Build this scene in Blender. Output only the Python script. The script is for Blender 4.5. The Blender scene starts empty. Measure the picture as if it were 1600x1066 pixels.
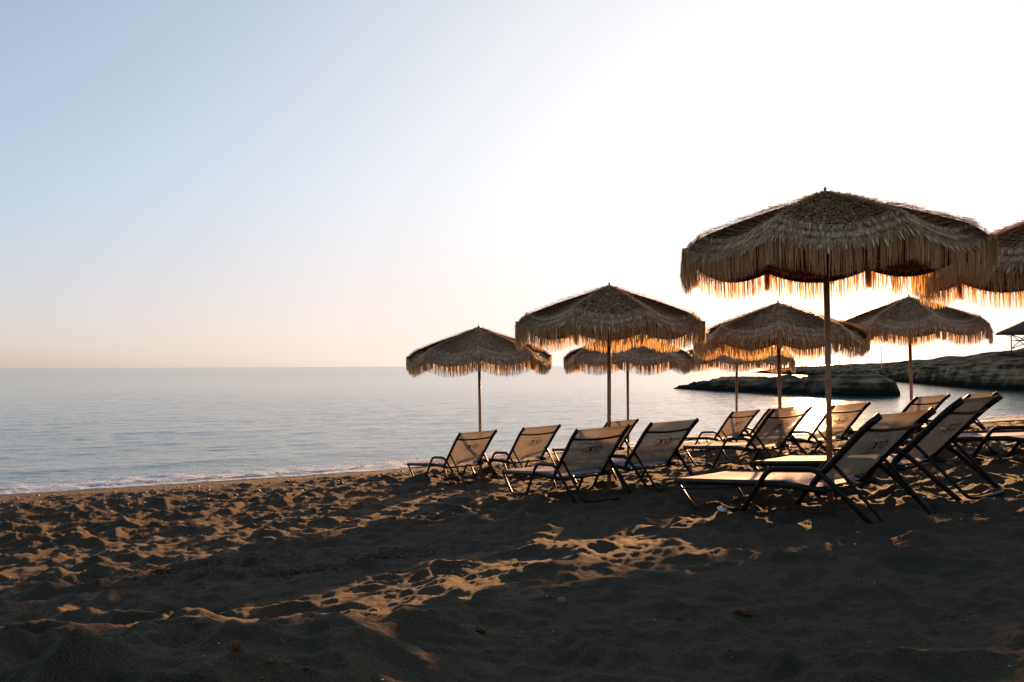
import bpy, math, random
import numpy as np
from mathutils import Vector, Matrix, Euler

random.seed(7)
rng = np.random.default_rng(11)
SC = bpy.context.scene
COL = SC.collection
PI = math.pi
CAM_H = 2.25            # camera height above the sea
SUN_EL, SUN_AZ = math.radians(9.4), math.radians(21.0)   # azimuth clockwise from +Y

# ------------------------------------------------------------------ helpers
def link(o, parent=None):
    COL.objects.link(o)
    if parent: o.parent = parent
    return o

def tag(o, label=None, cat=None, group=None, kind=None):
    if label: o['label'] = label
    if cat: o['category'] = cat
    if group: o['group'] = group
    if kind: o['kind'] = kind
    return o

def empty(name):
    o = bpy.data.objects.new(name, None)
    o.empty_display_size = .2
    return link(o)

class MB:
    """collects vertices and faces for ONE mesh object"""
    def __init__(s): s.v, s.f = [], []
    def add(s, vs, fs):
        b = len(s.v); s.v += [tuple(p) for p in vs]; s.f += [tuple(b + i for i in f) for f in fs]
    def tube(s, pts, ra, rb=None, n=8, up=(0, 1, 0), cap=True):
        """sweep an ellipse (ra along 'side', rb along 'up-ish') along a polyline"""
        rb = rb or ra
        P = [Vector(p) for p in pts]; m = len(P); rings = []
        up = Vector(up)
        for i in range(m):
            t = (P[min(i + 1, m - 1)] - P[max(i - 1, 0)]).normalized()
            a = up - t * up.dot(t)
            if a.length < 1e-3: a = Vector((1, 0, 0)) - t * t.x
            a.normalize(); b = t.cross(a)
            k = 1.0
            rings.append([P[i] + a * (ra * math.cos(q)) + b * (rb * math.sin(q)) for q in [2 * PI * j / n for j in range(n)]])
        vs = [p for r in rings for p in r]; fs = []
        for i in range(m - 1):
            for j in range(n):
                fs.append((i * n + j, i * n + (j + 1) % n, (i + 1) * n + (j + 1) % n, (i + 1) * n + j))
        if cap:
            fs.append(tuple(range(n - 1, -1, -1))); fs.append(tuple((m - 1) * n + j for j in range(n)))
        s.add(vs, fs)
    def box(s, c, d, R=None):
        vs = []
        for x in (-.5, .5):
            for y in (-.5, .5):
                for z in (-.5, .5):
                    p = Vector((x * d[0], y * d[1], z * d[2]))
                    if R: p = R @ p
                    vs.append(p + Vector(c))
        s.add(vs, [(0, 1, 3, 2), (4, 6, 7, 5), (0, 4, 5, 1), (2, 3, 7, 6), (0, 2, 6, 4), (1, 5, 7, 3)])
    def build(s, name, mat, parent=None, smooth=True):
        me = bpy.data.meshes.new(name); me.from_pydata(s.v, [], s.f); me.validate()
        if smooth: me.polygons.foreach_set('use_smooth', [True] * len(me.polygons))
        me.materials.append(mat)
        return link(bpy.data.objects.new(name, me), parent)

def np_mesh(name, V, F, mat, parent=None, smooth=True):
    """V (n,3), F (m,4) or (m,3) arrays"""
    me = bpy.data.meshes.new(name)
    k = F.shape[1]
    me.vertices.add(len(V)); me.vertices.foreach_set('co', np.ascontiguousarray(V, np.float32).ravel())
    me.loops.add(F.size); me.loops.foreach_set('vertex_index', np.ascontiguousarray(F, np.int32).ravel())
    me.polygons.add(len(F)); me.polygons.foreach_set('loop_start', np.arange(0, F.size, k, dtype=np.int32))
    me.polygons.foreach_set('loop_total', np.full(len(F), k, np.int32))
    if smooth: me.polygons.foreach_set('use_smooth', np.ones(len(F), bool))
    me.update(calc_edges=True); me.validate()
    me.materials.append(mat)
    return link(bpy.data.objects.new(name, me), parent)

def grid_faces(nr, nc):
    i = np.arange(nr - 1)[:, None] * nc + np.arange(nc - 1)[None, :]
    return np.stack([i, i + 1, i + nc + 1, i + nc], -1).reshape(-1, 4)

def fillet(pts, r, n=5):
    """round the corners of a polyline"""
    P = [Vector(p) for p in pts]; out = [P[0]]
    for i in range(1, len(P) - 1):
        a, b, c = P[i - 1], P[i], P[i + 1]
        d1, d2 = (a - b), (c - b)
        q = min(r, d1.length * .48, d2.length * .48)
        p1, p2 = b + d1.normalized() * q, b + d2.normalized() * q
        for k in range(n + 1):
            t = k / n
            out.append(p1 * (1 - t) ** 2 + b * 2 * t * (1 - t) + p2 * t * t)
    out.append(P[-1])
    return out

def kids(o): return [c for c in bpy.data.objects if c.parent == o]
def copy_tree(o, parent=None):
    c = o.copy(); COL.objects.link(c)
    if parent: c.parent = parent
    for ch in kids(o): copy_tree(ch, c)
    return c

# ------------------------------------------------------------------ noise in numpy
def h2(ix, iy, seed):
    n = (ix.astype(np.int64) * 374761393 + iy.astype(np.int64) * 668265263 + seed * 974634777) & 0xffffffff
    n = ((n ^ (n >> 13)) * 1274126177) & 0xffffffff
    n = ((n ^ (n >> 16)) * 2246822519) & 0xffffffff
    n = n ^ (n >> 15)
    return (n & 0xffffff) / float(0xffffff)

def vnoise(x, y, seed=0):
    xi, yi = np.floor(x), np.floor(y); fx, fy = x - xi, y - yi
    u, v = fx * fx * fx * (fx * (fx * 6 - 15) + 10), fy * fy * fy * (fy * (fy * 6 - 15) + 10)
    a, b = h2(xi, yi, seed), h2(xi + 1, yi, seed); c, d = h2(xi, yi + 1, seed), h2(xi + 1, yi + 1, seed)
    return (a * (1 - u) + b * u) * (1 - v) + (c * (1 - u) + d * u) * v * 1.0 - .5

def fbm(x, y, o=4, seed=0, g=.5):
    t, a = 0, 1.0
    for k in range(o):
        t = t + a * vnoise(x * 2 ** k + 17.3 * k, y * 2 ** k - 9.1 * k, seed + k); a *= g
    return t

def cells(x, y, seed=0, k=9.0):
    """smooth squared distance to the nearest of jittered points: bowls with crests between"""
    xi, yi = np.floor(x), np.floor(y); acc = np.zeros_like(x)
    for dx in (-1, 0, 1):
        for dy in (-1, 0, 1):
            cx, cy = xi + dx, yi + dy
            px = cx + .05 + .9 * h2(cx, cy, seed); py = cy + .05 + .9 * h2(cx, cy, seed + 51)
            w = .75 + .6 * h2(cx, cy, seed + 77)
            th = PI * h2(cx, cy, seed + 99)
            ux, uy = x - px, y - py
            a, b = ux * np.cos(th) + uy * np.sin(th), -ux * np.sin(th) + uy * np.cos(th)
            acc += np.exp(-k * w * (a * a * .72 + b * b * 1.4))
    return -np.log(acc + 1e-9) / k

def sstep(a, b, x):
    t = np.clip((x - a) / (b - a), 0, 1); return t * t * (3 - 2 * t)

# ------------------------------------------------------------------ beach shape
SHORE = np.array([(-160, -58), (-60, -10), (-9.1, 14.15), (-2.24, 17.6), (1.0, 20.4), (5.15, 23.3), (21.4, 33.3), (45, 46), (140, 62)], float)
def shore_dist(X, Y):
    """signed distance inland from the waterline"""
    best = np.full(np.shape(X), 1e18); sg = np.ones(np.shape(X))
    for (a, b) in zip(SHORE[:-1], SHORE[1:]):
        d = b - a; L2 = d @ d
        t = np.clip(((X - a[0]) * d[0] + (Y - a[1]) * d[1]) / L2, 0, 1)
        qx, qy = X - a[0] - t * d[0], Y - a[1] - t * d[1]
        q = qx * qx + qy * qy
        s = np.where(d[0] * qy - d[1] * qx > 0, -1.0, 1.0)
        sg = np.where(q < best, s, sg); best = np.minimum(q, best)
    return np.sqrt(best) * sg

def base_z(X, Y):
    X = np.asarray(X, float); Y = np.asarray(Y, float)
    Xc = np.where(X > 7, 7 + 4 * np.tanh((X - 7) / 4), np.where(X < -5, -5 - 4 * np.tanh((-5 - X) / 4), X))
    Yc = np.where(Y < -4, -4 - 4 * np.tanh((-4 - Y) / 4), Y)
    plane = CAM_H - .899 - .072 * Yc + .077 * Xc + .28 * sstep(4.4, 2.5, Y) * sstep(.2, -1.0, X)  # last term: swell added at left foreground so the umbrella shadow falls there
    s = shore_dist(X, Y)
    w = sstep(1.5, 6.0, s)
    up = w * plane + (1 - w) * .1 * np.maximum(s, 0)
    return np.where(s > 0, up, np.maximum(.1 * s, -9)), s

def sand_z(X, Y):
    z, s = base_z(X, Y)
    near = sstep(40, 24, np.hypot(X, Y))
    rough = sstep(.9, 3.2, s) * near
    wx = X + .16 * fbm(X * 1.7, Y * 1.7, 3, 5); wy = Y + .16 * fbm(X * 1.7 + 40, Y * 1.7, 3, 6)
    big = cells(wx / .47, wy / .43, 1, 17.0)
    sm = cells(wx / .25 + 7, wy / .22, 2, 15.0)
    patch = .55 + .9 * np.clip(fbm(X * .35 + 3, Y * .35, 2, 9) + .35, 0, 1)
    d = .112 * (big - .20) + .078 * (sm - .2) + .040 * (cells(wx / .15, wy / .13 + 3, 3, 12.0) - .2)
    d = d * patch * (1 + .35 * sstep(4.8, 3.2, Y)) + .034 * fbm(X * .8, Y * .8, 3, 21) + .014 * fbm(X * 5, Y * 5, 3, 23) + .011 * fbm(X * 15, Y * 15, 2, 25) + .006 * fbm(X * 34, Y * 34, 2, 27)
    wet = .012 * fbm(X * 1.2, Y * 1.2, 3, 31) * sstep(.1, .9, s) * near
    return z + d * rough + wet

def g0(x, y): return float(base_z(np.array([x]), np.array([y]))[0][0])

# ------------------------------------------------------------------ materials
def mat(name):
    m = bpy.data.materials.new(name); m.use_nodes = True
    nt = m.node_tree; nt.nodes.clear()
    out = nt.nodes.new('ShaderNodeOutputMaterial')
    return m, nt, out
def N(nt, t, **kw):
    n = nt.nodes.new(t)
    for k, v in kw.items():
        if k in n.inputs.keys(): n.inputs[k].default_value = v
        else: setattr(n, k, v)
    return n
def L(nt, a, b): nt.links.new(a, b)
def ramp(nt, src, stops):
    r = nt.nodes.new('ShaderNodeValToRGB'); e = r.color_ramp.elements
    while len(e) < len(stops): e.new(.5)
    for el, (p, c) in zip(e, stops):
        el.position = p; el.color = (*c, 1) if len(c) == 3 else c
    L(nt, src, r.inputs[0]); return r
def math_n(nt, op, a, b=None, c=None, clamp=False):
    n = nt.nodes.new('ShaderNodeMath'); n.operation = op; n.use_clamp = clamp
    for i, q in enumerate((a, b, c)):
        if q is None: continue
        if isinstance(q, (int, float)): n.inputs[i].default_value = q
        else: L(nt, q, n.inputs[i])
    return n.outputs[0]
def noise(nt, vec, scale, detail=4, rough=.55):
    n = N(nt, 'ShaderNodeTexNoise'); n.inputs['Scale'].default_value = scale
    n.inputs['Detail'].default_value = detail; n.inputs['Roughness'].default_value = rough
    if vec: L(nt, vec, n.inputs['Vector'])
    return n.outputs['Fac']
def principled(nt, out, **kw):
    p = N(nt, 'ShaderNodeBsdfPrincipled')
    for k, v in kw.items(): p.inputs[k].default_value = v
    L(nt, p.outputs[0], out.inputs[0]); return p

def simple(name, col, rough=.5, metal=0.0, nscale=30, var=.35, bump=.0, spec=.5):
    m, nt, out = mat(name)
    p = principled(nt, out, Roughness=rough, Metallic=metal)
    p.inputs['Specular IOR Level'].default_value = spec
    tc = N(nt, 'ShaderNodeTexCoord').outputs['Object']
    f = noise(nt, tc, nscale)
    r = ramp(nt, f, [(.3, [c * (1 - var) for c in col]), (.7, [min(1, c * (1 + var)) for c in col])])
    L(nt, r.outputs[0], p.inputs['Base Color'])
    if bump:
        b = N(nt, 'ShaderNodeBump', Strength=bump, Distance=.01); L(nt, f, b.inputs['Height']); L(nt, b.outputs[0], p.inputs['Normal'])
    return m

def sand_material():
    m, nt, out = mat('sand_grains')
    p = principled(nt, out, Roughness=.95)
    p.inputs['Specular IOR Level'].default_value = .25
    geo = N(nt, 'ShaderNodeNewGeometry'); pos = geo.outputs['Position']
    att = N(nt, 'ShaderNodeAttribute', attribute_name='shore').outputs['Fac']
    grain = noise(nt, pos, 260, 3, .7); mid = noise(nt, pos, 2.2, 5, .6); coarse = noise(nt, pos, 60, 3, .7)
    c1 = ramp(nt, grain, [(.30, (.015, .0108, .0062)), (.5, (.054, .038, .0212)), (.70, (.156, .106, .057))])
    c2 = ramp(nt, mid, [(.3, (.72, .74, .76)), (.7, (1.2, 1.15, 1.1))])
    mx = N(nt, 'ShaderNodeMix', data_type='RGBA', blend_type='MULTIPLY'); mx.inputs[0].default_value = 1
    L(nt, c1.outputs[0], mx.inputs[6]); L(nt, c2.outputs[0], mx.inputs[7])
    # damp strip by the water
    wetn = math_n(nt, 'ADD', att, math_n(nt, 'MULTIPLY', math_n(nt, 'SUBTRACT', noise(nt, pos, .9, 4), .5), 1.0))
    wet = N(nt, 'ShaderNodeMapRange'); wet.inputs['From Min'].default_value = .55; wet.inputs['From Max'].default_value = .1
    L(nt, wetn, wet.inputs['Value'])
    mx2 = N(nt, 'ShaderNodeMix', data_type='RGBA'); L(nt, wet.outputs[0], mx2.inputs[0])
    L(nt, mx.outputs[2], mx2.inputs[6]); mx2.inputs[7].default_value = (.065, .044, .027, 1)
    L(nt, mx2.outputs[2], p.inputs['Base Color'])
    rr = N(nt, 'ShaderNodeMapRange'); rr.inputs['To Min'].default_value = .95; rr.inputs['To Max'].default_value = .42
    L(nt, wet.outputs[0], rr.inputs['Value']); L(nt, rr.outputs[0], p.inputs['Roughness'])
    b = N(nt, 'ShaderNodeBump', Strength=.7, Distance=.010)
    L(nt, math_n(nt, 'ADD', grain, math_n(nt, 'MULTIPLY', coarse, 1.3)), b.inputs['Height']); L(nt, b.outputs[0], p.inputs['Normal'])
    return m

def water_material():
    m, nt, out = mat('sea_water')
    p = principled(nt, out, Roughness=.07, IOR=1.333)
    p.inputs['Base Color'].default_value = (.045, .085, .082, 1)
    geo = N(nt, 'ShaderNodeNewGeometry')
    mp = N(nt, 'ShaderNodeMapping'); mp.inputs['Rotation'].default_value = (0, 0, math.radians(-30)); mp.inputs['Scale'].default_value = (.45, 1.25, 1)
    L(nt, geo.outputs['Position'], mp.inputs['Vector'])
    a = noise(nt, mp.outputs[0], .55, 3, .55); b_ = noise(nt, mp.outputs[0], 2.9, 3, .6); c = noise(nt, mp.outputs[0], 7, 3, .6)
    far = N(nt, 'ShaderNodeVectorMath', operation='LENGTH'); L(nt, geo.outputs['Position'], far.inputs[0])
    fr = N(nt, 'ShaderNodeMapRange'); fr.inputs['From Min'].default_value = 14; fr.inputs['From Max'].default_value = 240
    L(nt, far.outputs['Value'], fr.inputs['Value'])
    h = math_n(nt, 'ADD', math_n(nt, 'MULTIPLY', a, .10), math_n(nt, 'ADD', math_n(nt, 'MULTIPLY', b_, .105), math_n(nt, 'MULTIPLY', c, .020)))
    bu = N(nt, 'ShaderNodeBump', Distance=1.0); L(nt, h, bu.inputs['Height'])
    st = N(nt, 'ShaderNodeMapRange'); st.inputs['To Min'].default_value = .40; st.inputs['To Max'].default_value = .17
    L(nt, fr.outputs[0], st.inputs['Value']); L(nt, st.outputs[0], bu.inputs['Strength'])
    L(nt, bu.outputs[0], p.inputs['Normal'])
    ro = N(nt, 'ShaderNodeMapRange'); ro.inputs['To Min'].default_value = .085; ro.inputs['To Max'].default_value = .14
    L(nt, fr.outputs[0], ro.inputs['Value']); L(nt, ro.outputs[0], p.inputs['Roughness'])
    return m

def foam_material():
    m, nt, out = mat('sea_foam')
    geo = N(nt, 'ShaderNodeNewGeometry'); pos = geo.outputs['Position']
    att = N(nt, 'ShaderNodeAttribute', attribute_name='dens').outputs['Fac']
    wp = N(nt, 'ShaderNodeMapping'); wp.inputs['Rotation'].default_value = (0, 0, math.radians(-28)); wp.inputs['Scale'].default_value = (.7, 1.15, 1)
    L(nt, pos, wp.inputs['Vector'])
    dis = N(nt, 'ShaderNodeTexNoise'); dis.inputs['Scale'].default_value = 2.2; dis.inputs['Detail'].default_value = 4; L(nt, wp.outputs[0], dis.inputs['Vector'])
    vm = N(nt, 'ShaderNodeVectorMath', operation='MULTIPLY_ADD'); L(nt, dis.outputs['Color'], vm.inputs[0]); vm.inputs[1].default_value = (.5, .5, 0); L(nt, wp.outputs[0], vm.inputs[2])
    vo = N(nt, 'ShaderNodeTexVoronoi', feature='DISTANCE_TO_EDGE'); vo.inputs['Scale'].default_value = 4.5; L(nt, vm.outputs[0], vo.inputs['Vector'])
    vo2 = N(nt, 'ShaderNodeTexVoronoi', feature='DISTANCE_TO_EDGE'); vo2.inputs['Scale'].default_value = 13; L(nt, vm.outputs[0], vo2.inputs['Vector'])
    web = math_n(nt, 'MINIMUM', vo.outputs['Distance'], math_n(nt, 'MULTIPLY', vo2.outputs['Distance'], 1.6))
    k = math_n(nt, 'SUBTRACT', math_n(nt, 'MULTIPLY', att, .20), web)
    k = math_n(nt, 'ADD', k, math_n(nt, 'MULTIPLY', math_n(nt, 'SUBTRACT', noise(nt, pos, 4, 4), .5), .22))
    al = N(nt, 'ShaderNodeMapRange'); al.inputs['From Min'].default_value = -.005; al.inputs['From Max'].default_value = .035; L(nt, k, al.inputs['Value'])
    d = N(nt, 'ShaderNodeBsdfPrincipled'); d.inputs['Base Color'].default_value = (.42, .49, .58, 1); d.inputs['Roughness'].default_value = .7
    d.inputs['Subsurface Weight'].default_value = 0
    bu = N(nt, 'ShaderNodeBump', Strength=.7, Distance=.03); L(nt, k, bu.inputs['Height']); L(nt, bu.outputs[0], d.inputs['Normal'])
    t = N(nt, 'ShaderNodeBsdfTransparent'); mx = N(nt, 'ShaderNodeMixShader')
    L(nt, al.outputs[0], mx.inputs[0]); L(nt, t.outputs[0], mx.inputs[1]); L(nt, d.outputs[0], mx.inputs[2]); L(nt, mx.outputs[0], out.inputs[0])
    return m

def fibre_material(name, lo, hi, trans):
    m, nt, out = mat(name)
    geo = N(nt, 'ShaderNodeNewGeometry')
    r = ramp(nt, geo.outputs['Random Per Island'], [(0, lo), (.7, [.5 * (a + b) for a, b in zip(lo, hi)]), (1, hi)])
    d = N(nt, 'ShaderNodeBsdfPrincipled', Roughness=.6); d.inputs['Specular IOR Level'].default_value = .35
    t = N(nt, 'ShaderNodeBsdfTranslucent')
    L(nt, r.outputs[0], d.inputs['Base Color'])
    tint = N(nt, 'ShaderNodeMix', data_type='RGBA', blend_type='MULTIPLY'); tint.inputs[0].default_value = 1
    L(nt, r.outputs[0], tint.inputs[6]); tint.inputs[7].default_value = (1.02, .99, .80, 1)
    L(nt, tint.outputs[2], t.inputs['Color'])
    mx = N(nt, 'ShaderNodeMixShader'); mx.inputs[0].default_value = trans
    L(nt, d.outputs[0], mx.inputs[1]); L(nt, t.outputs[0], mx.inputs[2]); L(nt, mx.outputs[0], out.inputs[0])
    return m

def cloth_material(name, col, trans):
    m, nt, out = mat(name)
    tc = N(nt, 'ShaderNodeTexCoord').outputs['Object']
    r = ramp(nt, noise(nt, tc, 6, 4), [(.3, [c * .75 for c in col]), (.7, [c * 1.2 for c in col])])
    d = N(nt, 'ShaderNodeBsdfDiffuse'); t = N(nt, 'ShaderNodeBsdfTranslucent')
    L(nt, r.outputs[0], d.inputs['Color']); L(nt, r.outputs[0], t.inputs['Color'])
    mx = N(nt, 'ShaderNodeMixShader'); mx.inputs[0].default_value = trans
    L(nt, d.outputs[0], mx.inputs[1]); L(nt, t.outputs[0], mx.inputs[2]); L(nt, mx.outputs[0], out.inputs[0])
    return m

def sling_material(name, col, holes, trans, gloss, rough_=.75):
    """woven mesh sling: open weave lets part of the view through"""
    m, nt, out = mat(name)
    tc = N(nt, 'ShaderNodeTexCoord').outputs['Object']
    r = ramp(nt, noise(nt, tc, 9, 4), [(.3, [c * .86 for c in col]), (.7, [c * 1.1 for c in col])])
    d = N(nt, 'ShaderNodeBsdfPrincipled', Roughness=rough_); d.inputs['Specular IOR Level'].default_value = gloss
    t = N(nt, 'ShaderNodeBsdfTranslucent'); tr = N(nt, 'ShaderNodeBsdfTransparent')
    tr.inputs['Color'].default_value = (1, .96, .9, 1)
    wv = N(nt, 'ShaderNodeTexWave', bands_direction='X'); wv.inputs['Scale'].default_value = 60; L(nt, tc, wv.inputs['Vector'])
    bu = N(nt, 'ShaderNodeBump', Strength=.15, Distance=.003); L(nt, math_n(nt, 'ADD', wv.outputs['Fac'], noise(nt, tc, 3, 3)), bu.inputs['Height']); L(nt, bu.outputs[0], d.inputs['Normal'])
    L(nt, r.outputs[0], d.inputs['Base Color']); L(nt, r.outputs[0], t.inputs['Color'])
    mx = N(nt, 'ShaderNodeMixShader'); mx.inputs[0].default_value = trans
    L(nt, d.outputs[0], mx.inputs[1]); L(nt, t.outputs[0], mx.inputs[2])
    m2 = N(nt, 'ShaderNodeMixShader'); m2.inputs[0].default_value = holes
    L(nt, mx.outputs[0], m2.inputs[1]); L(nt, tr.outputs[0], m2.inputs[2]); L(nt, m2.outputs[0], out.inputs[0])
    return m

def rock_material(name, lo, hi):
    m, nt, out = mat(name)
    p = N(nt, 'ShaderNodeBsdfDiffuse', Roughness=1.0); L(nt, p.outputs[0], out.inputs[0])
    geo = N(nt, 'ShaderNodeNewGeometry'); pos = geo.outputs['Position']
    mp = N(nt, 'ShaderNodeMapping'); mp.inputs['Scale'].default_value = (.16, .16, 2.6); mp.inputs['Rotation'].default_value = (math.radians(4), math.radians(6), 0); L(nt, pos, mp.inputs['Vector'])
    f = noise(nt, mp.outputs[0], 1.3, 7, .65); f2 = noise(nt, pos, .7, 5, .6)
    r = ramp(nt, math_n(nt, 'ADD', math_n(nt, 'MULTIPLY', f, .65), math_n(nt, 'MULTIPLY', f2, .35)), [(.42, lo), (.5, [.4 * (a + b) for a, b in zip(lo, hi)]), (.60, hi)])
    # dark algae band above the waterline
    sx = N(nt, 'ShaderNodeSeparateXYZ'); L(nt, pos, sx.inputs[0])
    zz = math_n(nt, 'ADD', sx.outputs['Z'], math_n(nt, 'MULTIPLY', math_n(nt, 'SUBTRACT', f2, .5), 1.2))
    mr = N(nt, 'ShaderNodeMapRange'); mr.inputs['From Min'].default_value = .35; mr.inputs['From Max'].default_value = 1.2; L(nt, zz, mr.inputs['Value'])
    mx = N(nt, 'ShaderNodeMix', data_type='RGBA'); L(nt, mr.outputs[0], mx.inputs[0]); mx.inputs[6].default_value = (.018, .018, .014, 1); L(nt, r.outputs[0], mx.inputs[7])
    L(nt, mx.outputs[2], p.inputs['Color'])
    b = N(nt, 'ShaderNodeBump', Strength=1.0, Distance=.45); L(nt, f, b.inputs['Height']); L(nt, b.outputs[0], p.inputs['Normal'])
    return m

M = dict(
    sand=sand_material(), water=water_material(), foam=foam_material(),
    raffia=fibre_material('raffia_top', (.38, .20, .095), (.95, .68, .42), .28),
    fringe=fibre_material('raffia_fringe', (.50, .29, .12), (.90, .71, .44), .60),
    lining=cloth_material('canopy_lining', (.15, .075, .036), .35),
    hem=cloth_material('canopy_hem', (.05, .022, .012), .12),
    pole=simple('varnished_wood_pole', (.30, .12, .045), .35, 0, 18, .4, .1),
    frame=simple('dark_bronze_tube', (.013, .0095, .007), .45, .0, 12, .25, 0, .16),
    back=sling_material('mesh_sling_back', (.57, .495, .405), .25, .24, .2),
    seat=sling_material('mesh_sling_seat', (.235, .215, .29), .10, .10, .10),
    print=simple('dark_print', (.018, .014, .012), .7, 0, 40, .2),
    weed=simple('dry_seaweed', (.12, .05, .017), .8, 0, 25, .5, 0, .2),
    weed_dark=simple('dark_seaweed', (.018, .010, .005), .9, 0, 25, .5, 0, .1),
    shell=simple('shell_white', (.33, .30, .27), .5, 0, 60, .25),
    pebble=simple('pebble_grey', (.10, .085, .075), .6, 0, 12, .6, .2),
    red_bar_mat=simple('dark_red_bar', (.16, .03, .02), .6, 0, 9, .4),
    paper=simple('white_paper', (.75, .72, .68), .6, 0, 10, .08),
    thatch_far=simple('dark_thatch', (.05, .036, .025), .9, 0, 8, .5, .5),
    steel=simple('thin_dark_steel', (.03, .022, .018), .5, .3, 8, .2),
    pale=simple('pale_painted_metal', (.55, .52, .48), .5, 0, 4, .1),
    rock=rock_material('layered_rock', (.05, .034, .019), (.44, .30, .175)),
    islet=rock_material('wet_rock', (.045, .031, .018), (.42, .29, .17)),
)

# ------------------------------------------------------------------ sand
def axis_a():
    inner = np.linspace(-.80, .80, 900)
    out = .80 * np.exp(np.linspace(0, math.log(25), 40))[1:]
    return np.concatenate([-out[::-1], inner, out])
def build_sand():
    A = axis_a()
    ys = [-90, -70, -50, -35, -25, -18, -13, -9, -6.5, -5, -4, -3.2, -2.5, -2, -1.6]
    y = -1.3
    while y < 1.4: ys.append(y); y += .09
    while y < 24: ys.append(y); y += max(.0105, y * .0050)
    while y < 46: ys.append(y); y += y * .010
    while y < 700: ys.append(y); y *= 1.09
    Yr = np.array(ys)
    Yg, Ag = np.meshgrid(Yr, A, indexing='ij')
    Xg = Ag * np.sqrt(Yg * Yg + 1.0)
    Z = sand_z(Xg, Yg)
    V = np.stack([Xg, Yg, Z], -1).reshape(-1, 3)
    o = np_mesh('sand', V, grid_faces(len(Yr), len(A)), M['sand'])
    at = o.data.attributes.new('shore', 'FLOAT', 'POINT')
    at.data.foreach_set('value', shore_dist(Xg, Yg).ravel().astype(np.float32))
    return tag(o, kind='structure')
build_sand()

# ------------------------------------------------------------------ sea
def build_sea():
    inner = np.linspace(-.9, .9, 560); out = .9 * np.exp(np.linspace(0, math.log(22), 26))[1:]
    A = np.concatenate([-out[::-1], inner, out])
    ys = [-120, -60, -20, 0, 6]
    y = 9.
    while y < 110: ys.append(y); y += y * .0060
    while y < 9000: ys.append(y); y *= 1.12
    Yr = np.array(ys); Yg, Ag = np.meshgrid(Yr, A, indexing='ij')
    Xg = Ag * np.sqrt(Yg * Yg + 1)
    c, s = math.cos(math.radians(28)), math.sin(math.radians(28))
    u, v = Xg * c + Yg * s, -Xg * s + Yg * c        # along / across the shore
    sd = -shore_dist(Xg, Yg)
    amp = sstep(100, 50, Yg) * sstep(-.6, 5, sd)
    h = .017 * fbm(u * .22, v * .75, 3, 60) + .024 * fbm(u * .9 + 9, v * 2.3, 3, 64)
    sw = .03 * np.exp(-((sd - 3.4 - 1.2 * fbm(u * .08, v * 0, 2, 70)) / .7) ** 2) * sstep(60, 40, Yg)
    Z = h * amp + sw + .004
    V = np.stack([Xg, Yg, Z], -1).reshape(-1, 3)
    return tag(np_mesh('sea', V, grid_faces(len(Yr), len(A)), M['water']), kind='structure')
build_sea()

def build_foam():
    # a ribbon that follows the waterline
    P = []
    for a, b in zip(SHORE[1:-2], SHORE[2:-1]):
        n = max(2, int(np.linalg.norm(b - a) / .12))
        for k in range(n): P.append(a + (b - a) * k / n)
    P = np.array(P); P = P[(P[:, 0] > -16) & (P[:, 0] < 24)]
    k = 41; ker = np.ones(k) / k
    pad = np.pad(P, ((k // 2, k // 2), (0, 0)), mode='edge')
    P = np.stack([np.convolve(pad[:, i], ker, 'valid') for i in (0, 1)], 1)
    T = np.gradient(P, axis=0); T /= np.linalg.norm(T, axis=1)[:, None]
    Nn = np.stack([-T[:, 1], T[:, 0]], 1)           # towards the sea
    ws = np.linspace(-.55, 2.3, 58)
    al = np.arange(len(P)) * .12
    run = .22 * fbm(al * .25, al * 0, 3, 80)        # run-up of the last wave
    X = P[:, None, 0] + Nn[:, None, 0] * (ws[None] + run[:, None]); Y = P[:, None, 1] + Nn[:, None, 1] * (ws[None] + run[:, None])
    sd = shore_dist(X, Y)
    zs = np.maximum(sand_z(X, Y), .004 + 0 * X)
    lump = np.clip(fbm(X * 3, Y * 3, 3, 90) + .1, 0, 1) * .07 + .02
    W = np.broadcast_to(ws[None], X.shape)
    prof = np.exp(-((W - .25) / .5) ** 2) + .75 * np.exp(-((W - 1.15) / .45) ** 2)
    Z = zs + .012 + lump * prof
    dens = .10 + 1.1 * np.exp(-((W + .05) / .13) ** 2) + .65 * np.exp(-((W - .62 - .35 * fbm(al[:, None] * .6, W * 0, 2, 95)) / .36) ** 2)
    dens = dens * sstep(-.55, -.40, W) * sstep(2.3, 1.2, W) * sstep(-16, -13, X) * (1 - .0 * X)
    dens = dens * (1 - .65 * sstep(3, 12, X))
    o = np_mesh('foam', np.stack([X, Y, Z], -1).reshape(-1, 3), grid_faces(*X.shape), M['foam'])
    at = o.data.attributes.new('dens', 'FLOAT', 'POINT'); at.data.foreach_set('value', dens.ravel().astype(np.float32))
    return tag(o, 'white lacy foam of the last small wave along the wet sand', 'sea foam', kind='stuff')
build_foam()

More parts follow.
